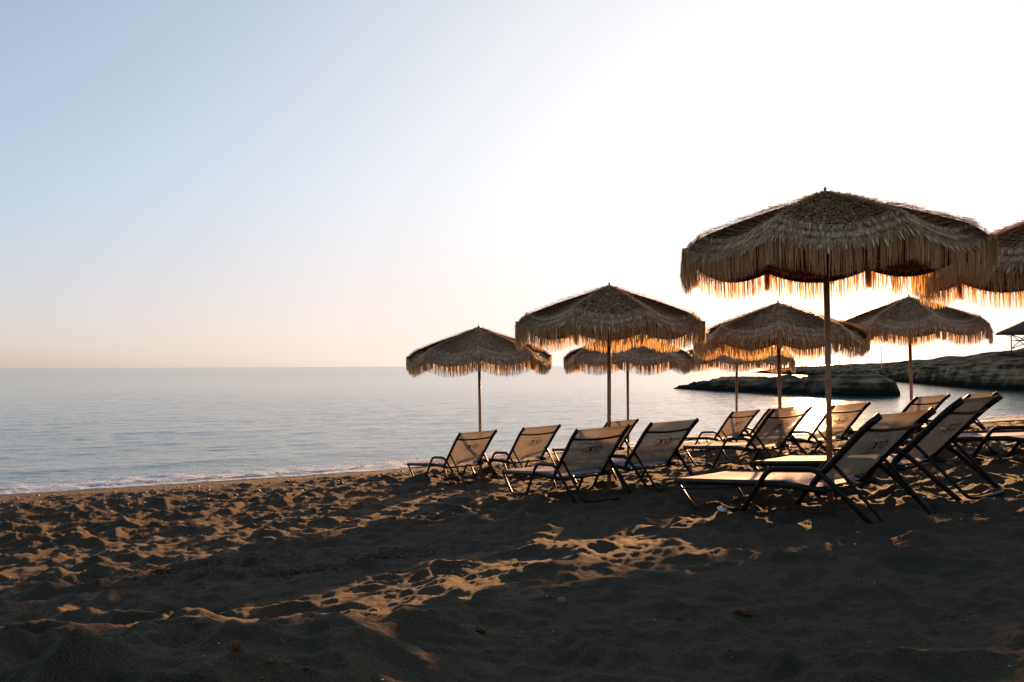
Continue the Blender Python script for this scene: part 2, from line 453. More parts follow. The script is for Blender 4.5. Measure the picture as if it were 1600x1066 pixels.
# ------------------------------------------------------------------ rocks
def build_islet():
    # spine from the low left tip to the blunt right end
    S = np.array([(16.2, 80), (19.5, 73), (22.0, 66), (24.6, 60), (26.6, 56.2)])
    Hh = np.array([.0, 1.15, 1.20, 1.50, 1.52]); n, m = 180, 90
    t = np.linspace(0, 1, n); ti = t * (len(S) - 1)
    cx, cy = np.interp(ti, range(5), S[:, 0]), np.interp(ti, range(5), S[:, 1])
    hh = np.interp(ti, range(5), Hh) * (1 + .16 * fbm(t * 9, t * 0, 3, 3))
    hh = hh * sstep(0, .10, t) * sstep(1.0, .985, t) ** .5
    wd = (1.5 + 1.9 * np.sin(PI * np.clip(t * .9 + .06, 0, 1))) * sstep(-.02, .1, t) * (1 - .5 * sstep(.97, 1, t))
    T = np.stack([np.gradient(cx), np.gradient(cy)], 1); T /= np.linalg.norm(T, axis=1)[:, None]
    Nn = np.stack([T[:, 1], -T[:, 0]], 1)
    w = np.linspace(-1, 1, m)
    X = cx[:, None] + Nn[:, 0:1] * w[None] * wd[:, None]; Y = cy[:, None] + Nn[:, 1:2] * w[None] * wd[:, None]
    prof = 1 - np.abs(w) ** 3.2
    Z = hh[:, None] * prof[None] * (1 + .22 * fbm(X * .9, Y * .9, 4, 14)) + .07 * (cells(X * .8, Y * .8, 5) - .2) + .10 * fbm(X * 2.2, Y * 2.2, 4, 33)
    st = .22; Z = Z * .55 + .45 * (np.floor(Z / st) + sstep(.25, .8, Z / st - np.floor(Z / st))) * st
    Z = np.where(np.abs(w)[None] > .96, -.8, Z - .10)
    Z[0] = Z[-1] = -.8
    o = np_mesh('rock_islet', np.stack([X, Y, Z], -1).reshape(-1, 3), grid_faces(n, m), M['islet'])
    return tag(o, 'low dark flat rock rising from the sea in front of the headland', 'rock')
build_islet()

def build_headland():
    F = np.array([(73, 245), (68, 214), (60, 150), (50, 104), (43.5, 78), (42.0, 66), (47, 55), (64, 46), (110, 38)])   # front waterline
    Hh = np.array([.2, 1.9, 2.5, 3.3, 4.3, 5.2, 6.4, 7.4, 8.2])
    n, m = 360, 80
    seg = np.concatenate([[0], np.cumsum(np.linalg.norm(np.diff(F, axis=0), axis=1))]); sl = np.linspace(0, seg[-1], n)
    cx, cy = np.interp(sl, seg, F[:, 0]), np.interp(sl, seg, F[:, 1]); hh = np.interp(sl, seg, Hh)
    k = 15
    for _ in range(2):
        pad = lambda q: np.convolve(np.pad(q, (k // 2, k // 2), mode='edge'), np.ones(k) / k, 'valid')
        cx, cy = pad(cx), pad(cy)
    hh = hh * (1 + .06 * fbm(sl * .12, sl * 0, 3, 8)) * sstep(0, 18, sl)
    T = np.stack([np.gradient(cx), np.gradient(cy)], 1); T /= np.linalg.norm(T, axis=1)[:, None]
    Nn = np.stack([-T[:, 1], T[:, 0]], 1)            # into the land
    w = np.concatenate([np.linspace(-.6, 6, 50), np.linspace(6.4, 40, 30)])
    jag = .30 * fbm(sl * .25, sl * 0, 4, 44)
    X = cx[:, None] + Nn[:, 0:1] * (w[None] + jag[:, None]); Y = cy[:, None] + Nn[:, 1:2] * (w[None] + jag[:, None])
    rise = .46 * sstep(-.5, .7, w) + .54 * np.clip((w - .3) / 8.5, 0, 1) ** .85
    fall = sstep(40, 9.5, w)
    Z = hh[:, None] * rise[None] * fall[None] * (1 + .05 * fbm(X * .25, Y * .25, 4, 15))
    # bedding: ledges that run along the face and dip gently
    S2 = np.broadcast_to(sl[:, None], X.shape); W2 = np.broadcast_to(w[None], X.shape)
    dip = .012 * S2 + .45 * fbm(S2 * .05, W2 * .10, 3, 18)
    st = .42; q = (Z + dip) / st
    fr_ = q - np.floor(q)
    Zs = (np.floor(q) + sstep(.45, .9, fr_)) * st - dip
    Z = Z * .35 + Zs * .65 + (.10 * fbm(S2 * .35, W2 * 1.4, 4, 19) + .05 * fbm(X * 1.6, Y * 1.6, 4, 29)) * sstep(.3, 1.5, w)[None]
    Z[:, 0] = -1.2; Z[:, -1] = -1.2; Z[0] = -1.2
    o = np_mesh('rocky_headland', np.stack([X, Y, Z], -1).reshape(-1, 3), grid_faces(n, m), M['rock'])
    return tag(o, 'dark layered rock headland closing the bay', 'headland', kind='structure')
build_headland()

# ------------------------------------------------------------------ umbrellas
R0, ZA, ZR = 1.17, 2.49, 2.05       # rib-tip radius, apex and rim heights
def rim(th):
    """radius, height of the scalloped rim at angle th (ribs at multiples of 45 degrees)"""
    k = np.abs(np.sin(4 * th))
    ph = (th % (PI / 4)) - PI / 8
    octo = np.cos(PI / 8) / np.cos(ph)
    r = R0 * (.45 + .55 * octo)
    return r, ZR + .030 - .105 * k ** .8
def surf(f, th):
    """canopy top surface at fraction f of the way out"""
    r, zr = rim(th)
    sag = -.035 * np.sin(PI * f) * np.abs(np.sin(4 * th))
    bul = .022 * np.sin(PI * np.minimum(f, 1)) - .060 * np.clip((f - .84) / .16, 0, 1.4) ** 2
    z = ZA + (zr - ZA) * f ** 1.03 + bul + sag
    return r * f, z

def strands(root, d1, d2, width, tang):
    """three-section strips: root -> root+d1 -> root+d1+d2, width vectors along tang"""
    n = len(root); w = tang * width[:, None] * .5
    p1, p2 = root + d1, root + d1 + d2
    V = np.stack([root - w, root + w, p1 - w * .9, p1 + w * .9, p2 - w * .25, p2 + w * .25], 1).reshape(-1, 3)
    b = np.arange(n)[:, None] * 6
    F = np.concatenate([b + np.array([[0, 1, 3, 2]]), b + np.array([[2, 3, 5, 4]])], 1).reshape(-1, 4)
    return V, F
def merge(lst):
    V, F, b = [], [], 0
    for v, f in lst: V.append(v); F.append(f + b); b += len(v)
    return np.concatenate(V), np.concatenate(F)

def make_umbrella(seed):
    rg = np.random.default_rng(seed)
    root = empty('straw_umbrella')
    # pole
    mb = MB()
    mb.tube([(0, 0, -.25), (0, 0, .9), (0, 0, ZA - .02)], .024, n=14)
    mb.build('pole', M['pole'], root)
    mb = MB(); mb.tube([(0, 0, ZA - .12), (0, 0, ZA + .015)], .034, n=12); mb.tube([(0, 0, ZA + .015), (0, 0, ZA + .03), (0, 0, ZA + .05)], .012, n=8)
    mb.build('finial', M['pole'], root)
    mb = MB(); mb.tube([(0, 0, 1.93), (0, 0, 2.02)], .036, n=12)
    mb.build('runner', M['frame'], root)
    # lining cloth with its hem
    th = np.linspace(0, 2 * PI, 145)[:-1]; fr = np.linspace(.02, 1.0, 14)
    TH, FR = np.meshgrid(th, fr, indexing='ij')
    r, z = surf(FR, TH); V = np.stack([r * np.cos(TH), r * np.sin(TH), z - .012], -1)
    nth, nf = TH.shape
    i = np.arange(nth)[:, None]; j = np.arange(nf - 1)[None]; i2 = (i + 1) % nth
    F = np.stack([i * nf + j, i2 * nf + j, i2 * nf + j + 1, i * nf + j + 1], -1).reshape(-1, 4)
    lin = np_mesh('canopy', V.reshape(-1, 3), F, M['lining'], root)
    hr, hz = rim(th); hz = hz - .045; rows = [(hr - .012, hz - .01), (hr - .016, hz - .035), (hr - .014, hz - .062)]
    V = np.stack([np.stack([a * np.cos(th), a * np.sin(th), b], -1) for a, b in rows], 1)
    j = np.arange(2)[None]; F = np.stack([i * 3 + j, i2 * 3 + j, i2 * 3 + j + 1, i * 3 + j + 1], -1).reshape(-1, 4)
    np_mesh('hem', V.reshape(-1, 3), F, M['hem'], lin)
    # ribs and stretchers
    for k in range(8):
        a = k * PI / 4; c, s = math.cos(a), math.sin(a)
        mb = MB(); P = []
        for f in (.03, .3, .6, .85, .985):
            rr, zz = surf(np.array([f]), np.array([a])); P.append((rr[0] * c, rr[0] * s, zz[0] - .032))
        mb.tube(P, .008, .012, n=6, up=(0, 0, 1)); rb = mb.build('rib', M['frame'], root)
        rr, zz = surf(np.array([.5]), np.array([a])); mb = MB()
        mb.tube([(.036 * c, .036 * s, 1.99), (rr[0] * c, rr[0] * s, zz[0] - .045)], .007, .010, n=6, up=(0, 0, 1)); mb.build('stretcher', M['frame'], rb)
    # thatch: overlapping rows of cut raffia
    parts = []
    nrow = 15
    for q in range(nrow + 1):
        f = .03 + .90 * q / nrow
        rr0 = R0 * f
        n = int(260 + 2 * PI * rr0 * 270)
        a = rg.uniform(0, 2 * PI, n); ff = f + rg.normal(0, .003, n) + .006 * np.sin(a * 5 + q)
        r, z = surf(ff, a); r2, z2 = surf(ff + .07, a)
        sl = np.stack([(r2 - r), (z2 - z)], 1); sl /= np.linalg.norm(sl, axis=1)[:, None]
        rad = np.stack([np.cos(a), np.sin(a), 0 * a], 1); tan = np.stack([-np.sin(a), np.cos(a), 0 * a], 1)
        up = np.array([0, 0, 1.])
        out = rad * sl[:, :1] + up * sl[:, 1:2]; nor = -rad * sl[:, 1:2] + up * sl[:, :1]
        ln = rg.uniform(.088, .104, n) * (1.0 if q else .8)
        lift = np.abs(rg.normal(.17, .04, n)); tw = rg.normal(0, .10, n)
        p = rad * r[:, None] + up * z[:, None] + nor * (.006 + rg.uniform(0, .012, n))[:, None]
        d1 = (out + nor * lift[:, None] + tan * tw[:, None]) * (ln * .55)[:, None]
        d2 = (out + nor * (lift + rg.normal(.10, .16, n))[:, None] + tan * (tw * 1.2)[:, None]) * (ln * .45)[:, None]
        parts.append(strands(p, d1, d2, rg.uniform(.006, .013, n), tan))
    # shoulder row: long combed layer rolling over the rim
    for f, n, l0, l1 in ((.84, 2000, .13, .18), (.915, 2300, .12, .16), (.965, 2000, .09, .13)):
        a = rg.uniform(0, 2 * PI, n); r, z = surf(np.full(n, f), a)
        rad = np.stack([np.cos(a), np.sin(a), 0 * a], 1); tan = np.stack([-np.sin(a), np.cos(a), 0 * a], 1)
        p = rad * r[:, None] + np.array([0, 0, 1.]) * (z + .012 + rg.uniform(0, .015, n))[:, None]
        ln = rg.uniform(l0, l1, n); tw = rg.normal(0, .10, n)
        d1 = (rad * (1.05 - .75 * (f - .8) / .2 * .6) + np.array([0, 0, -.30 - 1.6 * max(0, f - .84) / .16 * .35]) + tan * tw[:, None]) * (ln * .55)[:, None]
        d2 = (rad * rg.uniform(.0, .40, n)[:, None] + np.array([0, 0, -.92]) + tan * tw[:, None]) * (ln * .6)[:, None]
        parts.append(strands(p, d1, d2, rg.uniform(.005, .011, n), tan))
    # flush under-layer that closes the gaps between rows
    n = 5200; f = np.sqrt(rg.uniform(.001, .92, n)); a = rg.uniform(0, 2 * PI, n)
    r, z = surf(f, a); r2, z2 = surf(f + .08, a); rad = np.stack([np.cos(a), np.sin(a), 0 * a], 1); tan = np.stack([-np.sin(a), np.cos(a), 0 * a], 1)
    out_ = rad * (r2 - r)[:, None] + np.array([0, 0, 1.]) * (z2 - z)[:, None]
    p = rad * r[:, None] + np.array([0, 0, 1.]) * (z + rg.uniform(.004, .016, n))[:, None]
    parts.append(strands(p, out_ * .7, out_ * .7, rg.uniform(.012, .024, n), tan))
    V, F = merge(parts); np_mesh('thatch', V, F, M['raffia'], root, smooth=False)
    # hanging fringe, thicker bundles at the rib tips
    parts = []
    n = 2150
    a = rg.uniform(0, 2 * PI, n)
    nb = 95
    a = np.concatenate([a] + [k * PI / 4 + rg.normal(0, .011, nb) for k in range(8)])
    n = len(a)
    r, z = rim(a)
    clump = .5 + .5 * np.sin(a * 61 + 2 * np.sin(a * 17))
    rad = np.stack([np.cos(a), np.sin(a), 0 * a], 1); tan = np.stack([-np.sin(a), np.cos(a), 0 * a], 1)
    p = rad * (r + rg.uniform(-.015, .03, n))[:, None] + np.array([0, 0, 1.]) * (z - .045)[:, None]
    ln = rg.uniform(.215, .245, n) * (.95 + .06 * clump)
    ln = np.where(rg.uniform(0, 1, n) < .06, ln * rg.uniform(.6, .95, n), ln)
    tw = rg.normal(0, .030, n); ou = rg.normal(.0, .035, n)
    dn = np.array([0, 0, -1.])
    d1 = (dn + rad * ou[:, None] + tan * tw[:, None]) * (ln * .5)[:, None]
    d2 = (dn + rad * (ou - .06)[:, None] + tan * (tw + rg.normal(0, .035, n))[:, None]) * (ln * .5)[:, None]
    tw2 = rg.uniform(-1.0, 1.0, n)           # strips twist out of the tangent
    tg = tan * np.cos(tw2)[:, None] + rad * np.sin(tw2)[:, None]
    parts.append(strands(p, d1, d2, rg.uniform(.004, .009, n), tg))
    V, F = merge(parts); np_mesh('fringe', V, F, M['fringe'], root, smooth=False)
    return root

UMB = [  # pixel-free world places: x, y, scale, turn, tilt x, tilt y, label
    (-.53, 13.3, 1.01, 2.3, .012, -.010, 'straw umbrella nearest the open sea, alone at the left end over two loungers'),
    (1.18, 9.80, 1.0, 15.6, -.006, .012, 'middle-sized straw umbrella just left of the largest one, its pole behind a beige lounger back'),
    (2.20, 15.2, 1.03, 31, .012, -.008, 'straw umbrella mostly hidden behind the fringe of another, its thin pole beside a thicker one'),
    (4.65, 16.6, 1.00, 5, .0, .016, 'smallest straw umbrella, far back with its pole in front of the low rock tip'),
    (3.86, 11.5, 1.01, 27, -.015, .010, 'straw umbrella directly under the fringe of the largest one, above the sun glint'),
    (2.775, 7.0, 1.085, 5.4, .0, .0, 'largest and nearest straw umbrella with wide shaggy fringe and reddish pole'),
    (6.46, 12.9, 1.0, 37, .0, -.014, 'straw umbrella in front of the rocky headland, a lounger at its pole'),
    (5.47, 7.8, 1.14, 15, .0, .0, 'straw umbrella cut off by the right edge of the photo'),
]
protoU = [make_umbrella(3), make_umbrella(4), make_umbrella(9)]
used = set()
for i, (x, y, sc, tr, tx, ty, lab) in enumerate(UMB):
    k = i % 3
    o = protoU[k] if k not in used else copy_tree(protoU[k]); used.add(k)
    o.location = (x, y, g0(x, y) - (0, 0, .10, .12, .20, 0, .08, .28)[i]); o.scale = (sc,) * 3
    o.rotation_euler = (tx, ty, math.radians(tr))
    tag(o, lab, 'umbrella', 'straw umbrellas on the beach')

# ------------------------------------------------------------------ loungers
HW = .33
SEAT_L, SEAT_H = 1.427, .30
def make_lounger():
    root = empty('sun_lounger')
    hinge = (SEAT_L, SEAT_H - .03); bend = (1.925, .684); top = (2.055, .764)
    # side rails of the seat
    for s in (-1, 1):
        mb = MB(); mb.tube(fillet([(-.01, s * HW, SEAT_H - .012), (1.15, s * HW, SEAT_H - .02), (hinge[0] + .10, s * HW, SEAT_H - .06)], .2), .014, .026, n=8, up=(0, 1, 0))
        mb.build('side_rail', M['frame'], root)
    mb = MB(); mb.tube([(.0, -HW, SEAT_H - .012), (.0, HW, SEAT_H - .012)], .014, .018, n=8, up=(0, 0, 1)); mb.build('foot_bar', M['frame'], root)
    # folded front leg with its ground bar, and the low brace behind it
    mb = MB(); mb.tube(fillet([(.015, -HW, SEAT_H - .02), (.215, -HW + .015, .012), (.27, -HW + .10, .0), (.27, HW - .10, .0), (.215, HW - .015, .012), (.015, HW, SEAT_H - .02)], .07), .0155, n=8, up=(0, 0, 1))
    mb.build('front_leg', M['frame'], root)
    for s in (-1, 1):
        mb = MB(); mb.tube([(.055, s * (HW - .004), SEAT_H - .075), (.40, s * (HW - .004), SEAT_H - .07), (.78, s * (HW + .006), SEAT_H - .04)], .009, n=6); mb.build('brace', M['frame'], root)
    # bent tube: front leg, armrest and rear leg in one
    for s in (-1, 1):
        y = s * (HW + .032)
        mb = MB(); mb.tube(fillet([(.655, y, -.05), (1.075, y, .403), (1.50, y, .398), (1.61, y, .315), (1.985, y, -.05)], .085, 6), .014, .0215, n=10, up=(0, 1, 0))
        mb.build('armrest', M['frame'], root)
    # back frame: two uprights with the head bend, curved cross bar
    for s in (-1, 1):
        mb = MB(); mb.tube(fillet([(hinge[0] - .02, s * (HW - .012), hinge[1] - .03), (hinge[0] + .02, s * (HW - .008), hinge[1] + .03), (bend[0], s * HW, bend[1]), (top[0], s * HW, top[1])], .10), .015, .027, n=8, up=(0, 1, 0))
        mb.build('back_upright', M['frame'], root)
    mb = MB(); mb.tube([(bend[0] + .012 + .030 * (1 - (y / HW) ** 2), y, bend[1] - .012 - .022 * (1 - (y / HW) ** 2)) for y in np.linspace(-HW, HW, 13)], .012, .015, n=8, up=(0, 0, 1)); mb.build('head_bar', M['frame'], root)
    mb = MB(); mb.tube([(hinge[0] + .03, -HW, hinge[1] - .045), (hinge[0] + .03, HW, hinge[1] - .045)], .013, n=8, up=(0, 0, 1)); mb.build('cross_bar', M['frame'], root)
    # hoop that props the back up
    mb = MB(); mb.tube(fillet([(1.60, -HW + .035, .435), (1.66, -HW + .03, .385), (1.97, -HW + .05, .005), (2.02, -HW + .12, -.005), (2.02, HW - .12, -.005), (1.97, HW - .05, .005), (1.66, HW - .03, .385), (1.60, HW - .035, .435)], .06), .014, n=8, up=(0, 0, 1))
    mb.build('back_prop', M['frame'], root)
    # slings
    def sling(name, prof, wid, sagf, m_, th=.004):
        us = []; P = [Vector((a, 0, b)) for a, b in prof]
        ny = 13; V = []; nr = len(P)
        for side in (1, -1):
            for i, p in enumerate(P):
                t = (P[min(i + 1, nr - 1)] - P[max(i - 1, 0)]).normalized(); nn = Vector((-t.z, 0, t.x))
                for y in np.linspace(-wid, wid, ny):
                    k = 1 - (y / wid) ** 2
                    V.append(p + Vector((0, y, 0)) + nn * (side * th * .5 - sagf(i / (nr - 1)) * k))
        F = []
        b = nr * ny
        for i in range(nr - 1):
            for j in range(ny - 1):
                q = i * ny + j
                F.append((q, q + 1, q + ny + 1, q + ny)); F.append((b + q, b + q + ny, b + q + ny + 1, b + q + 1))
        for j in range(ny - 1):
            for r_ in (0, nr - 1):
                q = r_ * ny + j; F.append((q, b + q, b + q + 1, q + 1))
        for i in range(nr - 1):
            for c_ in (0, ny - 1):
                q = i * ny + c_; F.append((q, q + ny, b + q + ny, b + q))
        mb = MB(); mb.add(V, F)
        return mb.build(name, m_, root)
    prof = [(.0 + 1.16 * i / 14, SEAT_H + .008) for i in range(15)] + [(1.20, SEAT_H + .004), (1.30, SEAT_H - .018), (1.40, SEAT_H - .045)]
    sling('seat_sling', prof, HW - .004, lambda t: .014 * math.sin(PI * min(1, t * 1.1)) + .004, M['seat'])
    d = Vector((bend[0] - hinge[0], 0, bend[1] - hinge[1])); q0 = Vector((hinge[0], 0, hinge[1])) + d * .045
    prof = [((q0 + (Vector((bend[0], 0, bend[1])) - q0) * (i / 12)).x - .006, (q0 + (Vector((bend[0], 0, bend[1])) - q0) * (i / 12)).z + .006) for i in range(12)]
    prof += [(bend[0] - .004, bend[1] + .008), (bend[0] + .055, bend[1] + .055), (top[0], top[1] + .006)]
    bs = sling('back_sling', prof, HW - .012, lambda t: .020 * math.sin(PI * t) + .002, M['back'])
    # printed emblem, read from behind
    e1 = Vector((0, 1, 0)); dn = d.normalized(); e2 = dn; nn = Vector((dn.z, 0, -dn.x))   # nn points to the rear
    cpt = Vector((hinge[0], 0, hinge[1])) + d * .70
    mb = MB()
    def stroke(pts, w0, w1=None):
        w1 = w0 if w1 is None else w1
        n = len(pts); VV = []; w0, w1 = w0 * 1.5 + .0005, w1 * 1.35
        for i, (a, b) in enumerate(pts):
            a0, b0 = pts[max(0, i - 1)]; a1, b1 = pts[min(n - 1, i + 1)]
            tx, ty = a1 - a0, b1 - b0; l_ = math.hypot(tx, ty) or 1
            t = i / max(1, n - 1); w = w0 + (w1 - w0) * math.sin(PI * t)
            for s in (-1, 1):
                aa, bb = a - ty / l_ * w * s / 2, b + tx / l_ * w * s / 2
                k = 1 - (aa / HW) ** 2
                hh = .70 + bb / d.length
                VV.append(cpt + e1 * aa + e2 * bb + nn * (.0065 + .020 * math.sin(PI * min(1, hh * .85)) * k))
        mb.add(VV, [(2 * i, 2 * i + 1, 2 * i + 3, 2 * i + 2) for i in range(n - 1)])
    def arc(cx, cy, rx, ry, a0, a1, n=14): return [(cx + rx * math.cos(math.radians(a0 + (a1 - a0) * i / n)), cy + ry * math.sin(math.radians(a0 + (a1 - a0) * i / n))) for i in range(n + 1)]
    # monogram (mirrored letters as the photo shows them from behind)
    stroke(arc(-.068, 0, .030, .036, 140, -150), .003, .012)          # reversed C with curl
    stroke(arc(-.084, .004, .012, .014, 30, 330), .002, .004)
    stroke([(-.026, -.034), (-.026, .036)], .013); stroke([(-.036, .036), (.018, .036)], .008); stroke([(-.038, -.035), (-.010, -.035)], .006)
    stroke([(.010, .036), (.012, .022)], .006)
    stroke([(.036, -.036), (.030, 0), (.040, .034)], .006, .015); stroke([(.026, -.036), (.050, -.036)], .005); stroke(arc(.042, .052, .006, .006, 0, 360, 8), .005)
    stroke(arc(.074, 0, .030, .036, -140, 150), .003, .012)
    stroke(arc(.072, .002, .012, .016, 60, 300), .002, .004)
    stroke(arc(-.080, 0, .048, .050, 60, 300), .002, .004); stroke(arc(.088, 0, .046, .050, -120, 120), .002, .004)
    for i in range(9):                                              # small arched line above
        a = -.075 + .15 * i / 8; b = .078 + .016 * (1 - (a / .08) ** 2)
        stroke([(a, b - .008), (a + .004 * (-1) ** i, b + .009)], .004); stroke([(a - .005, b + .008 * (-1) ** i), (a + .006, b + .006 * (-1) ** i)], .003)
    for i in range(15):                                             # small waved line below
        a = -.112 + .224 * i / 14; b = -.068 - .012 * math.cos(i * .9)
        stroke([(a, b - .009), (a + .003, b + .008)], .0035); stroke([(a - .004, b), (a + .007, b + .003 * (-1) ** i)], .003)
    stroke([(-.125, -.082), (-.08, -.090), (0, -.084), (.08, -.090), (.125, -.078)], .001, .004)
    mb.build('emblem', M['print'], bs, smooth=False)
    return root

GRP = 'mesh sun loungers on the sand'
LNG = [  # foot-end centre x, y, heading (deg), lift, label
    (-1.55, 14.31, -58.3, 0, 'leftmost lounger, its whole foot end standing clear against the sea'),
    (-.47, 14.10, -61.0, .03, 'second lounger from the left, dark emblem clear on its sunlit back'),
    (.19, 10.46, -65.2, .0, 'lounger left of the middle umbrella pole, one armrest showing through its mesh back'),
    (1.05, 11.02, -64.2, .0, 'lounger right of the middle umbrella pole, tall plain brown back'),
    (1.12, 16.18, -62.5, .0, 'lounger mostly hidden behind another, thin umbrella pole rising behind its back'),
    (3.73, 17.32, -64.4, .0, 'small far lounger under the smallest umbrella with emblem and bare arm outlined on the water'),
    (4.52, 17.70, -63.2, .0, 'far lounger of which only a sliver of back shows beside a sunlit lounger'),
    (2.96, 12.41, -66.1, .03, 'lounger left of the sun glint with glowing half-lit back'),
    (4.30, 13.50, -69.5, .01, 'golden lounger right of the big pole and the sun glint'),
    (1.76, 7.31, -57.7, -.02, 'nearest lounger, long pale seat fully in view'),
    (2.62, 7.98, -54.2, .03, 'second nearest lounger, tall back at the right and bright seat behind the big pole'),
    (6.36, 13.95, -64.0, .0, 'lounger partly hidden behind the second nearest one, only its left back edge and top showing'),
    (5.54, 13.67, -68.0, .03, 'lounger behind the nearest back, upper half showing in front of a pole by the headland'),
    (5.36, 10.15, -65.0, .0, 'lounger cut off by the right edge, bluish seat and long armrest'),
    (6.40, 10.62, -65.0, .0, 'lounger cut off by the right edge, pinkish seat beyond the bluish one'),
]
SLOPE_X, SLOPE_Y = .077, -.072
def place_on_slope(o, x, y, yaw, lift):
    t = math.radians(yaw)
    ex = Vector((math.cos(t), math.sin(t), SLOPE_X * math.cos(t) + SLOPE_Y * math.sin(t))).normalized()
    nz = Vector((-SLOPE_X, -SLOPE_Y, 1)).normalized(); ey = nz.cross(ex).normalized(); nz = ex.cross(ey)
    R = Matrix((ex, ey, nz)).transposed()
    o.rotation_euler = R.to_euler()
    cx, cy = x + 1.0 * math.cos(t), y + 1.0 * math.sin(t)
    z = g0(cx, cy) - 1.0 * (SLOPE_X * math.cos(t) + SLOPE_Y * math.sin(t))
    o.location = (x, y, z + lift)
proto = make_lounger()
for i, (x, y, yaw, lift, lab) in enumerate(LNG):
    o = proto if i == 0 else copy_tree(proto)
    place_on_slope(o, x, y, yaw, lift)
    tag(o, lab, 'sun lounger', GRP)


# ------------------------------------------------------------------ litter on the sand
def sz(x, y): return float(sand_z(np.array([float(x)]), np.array([float(y)]))[0])
PITCH = math.atan((574.3 - 533) / 1244.4)
def beach_at(px, py):
    """the place on the beach that the photo shows at this pixel"""
    rx, rz = (px - 800) / 1244.4, -(py - 533) / 1244.4
    dy, dz = math.cos(PITCH) - rz * math.sin(PITCH), math.sin(PITCH) + rz * math.cos(PITCH)
    lo, hi = .5, 60.
    t = lo
    while t < hi:
        if CAM_H + dz * t < g0(rx * t, dy * t): break
        t += .02
    return rx * t, dy * t

def blades(n, spots, mat_, name, label, seed):
    rg = np.random.default_rng(seed); V, F = [], []
    for (px, py, sx, sy, cnt) in spots:
        cx, cy = beach_at(px, py)
        X, Y = rg.normal(cx, sx, cnt), rg.normal(cy, sy, cnt)
        Z = sand_z(X, Y)
        for x, y, z in zip(X, Y, Z):
            a = rg.uniform(0, 2 * PI); l = rg.uniform(.03, .11); w = rg.uniform(.0012, .0032); k = 5
            tw = rg.normal(0, .9); p = np.array([x, y, z + rg.uniform(-.004, .012)]); el = rg.uniform(-.1, .9)
            b = len(V)
            for i in range(k):
                n_ = np.array([-math.sin(a), math.cos(a), rg.normal(0, .3)])
                V.append(p - n_ * w); V.append(p + n_ * w)
                p = p + np.array([math.cos(a) * math.cos(el), math.sin(a) * math.cos(el), math.sin(el)]) * l / (k - 1)
                a += tw * .5; el -= rg.uniform(.1, .7)
                p[2] = max(p[2], z - .004)
            for i in range(k - 1): F.append((b + 2 * i, b + 2 * i + 1, b + 2 * i + 3, b + 2 * i + 2))
    o = np_mesh(name, np.array(V), np.array(F), mat_, None, smooth=False)
    return tag(o, label, 'seaweed', kind='stuff')
blades(0, [(150, 905, .35, .13, 130), (225, 898, .10, .05, 120), (290, 892, .16, .06, 160), (380, 880, .25, .08, 120), (460, 895, .12, .05, 110), (520, 889, .25, .08, 120), (590, 880, .12, .06, 80), (340, 905, .5, .2, 150),
           (640, 870, .30, .12, 120), (60, 850, .3, .15, 160), (930, 820, .3, .2, 60), (1180, 760, .4, .25, 70)], M['weed_dark'], 'dark_seaweed', 'dark dried seaweed drift lying across the hollows of the sand', 5)
blades(0, [(300, 905, .22, .06, 190), (220, 840, .25, .10, 260), (60, 805, .5, .2, 420), (400, 800, .8, .35, 620), (560, 775, .8, .4, 520), (200, 800, .8, .4, 520), (480, 830, .6, .2, 300), (130, 825, .6, .2, 300), (640, 765, .8, .5, 420), (100, 960, .3, .10, 60),
           (330, 770, .6, .2, 160), (470, 845, .4, .2, 140), (1130, 800, .35, .10, 110), (700, 900, .5, .2, 40), (250, 1010, .5, .2, 40), (820, 775, .5, .3, 110)], M['weed'], 'brown_seaweed', 'scattered reddish brown seaweed scraps on the sunlit sand', 6)

def stones(name, P, size, mat_, label, cat, seed, flat=.6):
    rg = np.random.default_rng(seed); V, F = [], []
    g = (1 + 5 ** .5) / 2
    ico = np.array([(-1, g, 0), (1, g, 0), (-1, -g, 0), (1, -g, 0), (0, -1, g), (0, 1, g), (0, -1, -g), (0, 1, -g), (g, 0, -1), (g, 0, 1), (-g, 0, -1), (-g, 0, 1)]) / 1.9
    fc = np.array([(0, 11, 5), (0, 5, 1), (0, 1, 7), (0, 7, 10), (0, 10, 11), (1, 5, 9), (5, 11, 4), (11, 10, 2), (10, 7, 6), (7, 1, 8), (3, 9, 4), (3, 4, 2), (3, 2, 6), (3, 6, 8), (3, 8, 9), (4, 9, 5), (2, 4, 11), (6, 2, 10), (8, 6, 7), (9, 8, 1)])
    Z = sand_z(P[:, 0], P[:, 1])
    for (x, y), z in zip(P, Z):
        s_ = size * math.exp(rg.normal(0, .5)); v = ico * rg.uniform(.75, 1.25, (12, 1)) * np.array([1, rg.uniform(.6, 1), flat * rg.uniform(.5, 1)]) * s_
        a = rg.uniform(0, 2 * PI); c, q = math.cos(a), math.sin(a)
        v = np.stack([v[:, 0] * c - v[:, 1] * q + x, v[:, 0] * q + v[:, 1] * c + y, v[:, 2] + z + s_ * .15], 1)
        F.append(fc + 12 * len(V)); V.append(v)
    o = np_mesh(name, np.concatenate(V), np.concatenate(F), mat_, None, smooth=True)
    return tag(o, label, cat, kind='stuff')
def scatter(n, seed, smin, smax, xr, yr):
    rg = np.random.default_rng(seed); out = []
    while len(out) < n:
        Y = math.exp(rg.uniform(math.log(yr[0]), math.log(yr[1]))); X = rg.uniform(*xr) * Y
        s = float(shore_dist(np.array([X]), np.array([Y]))[0])
        if smin < s < smax: out.append((X, Y))
    return np.array(out)
stones('pebbles', scatter(2600, 2, 1.2, 5.0, (-.7, .7), (7, 24)), .013, M['pebble'], 'small dark pebbles strewn along the upper edge of the wet sand', 'pebbles', 3)
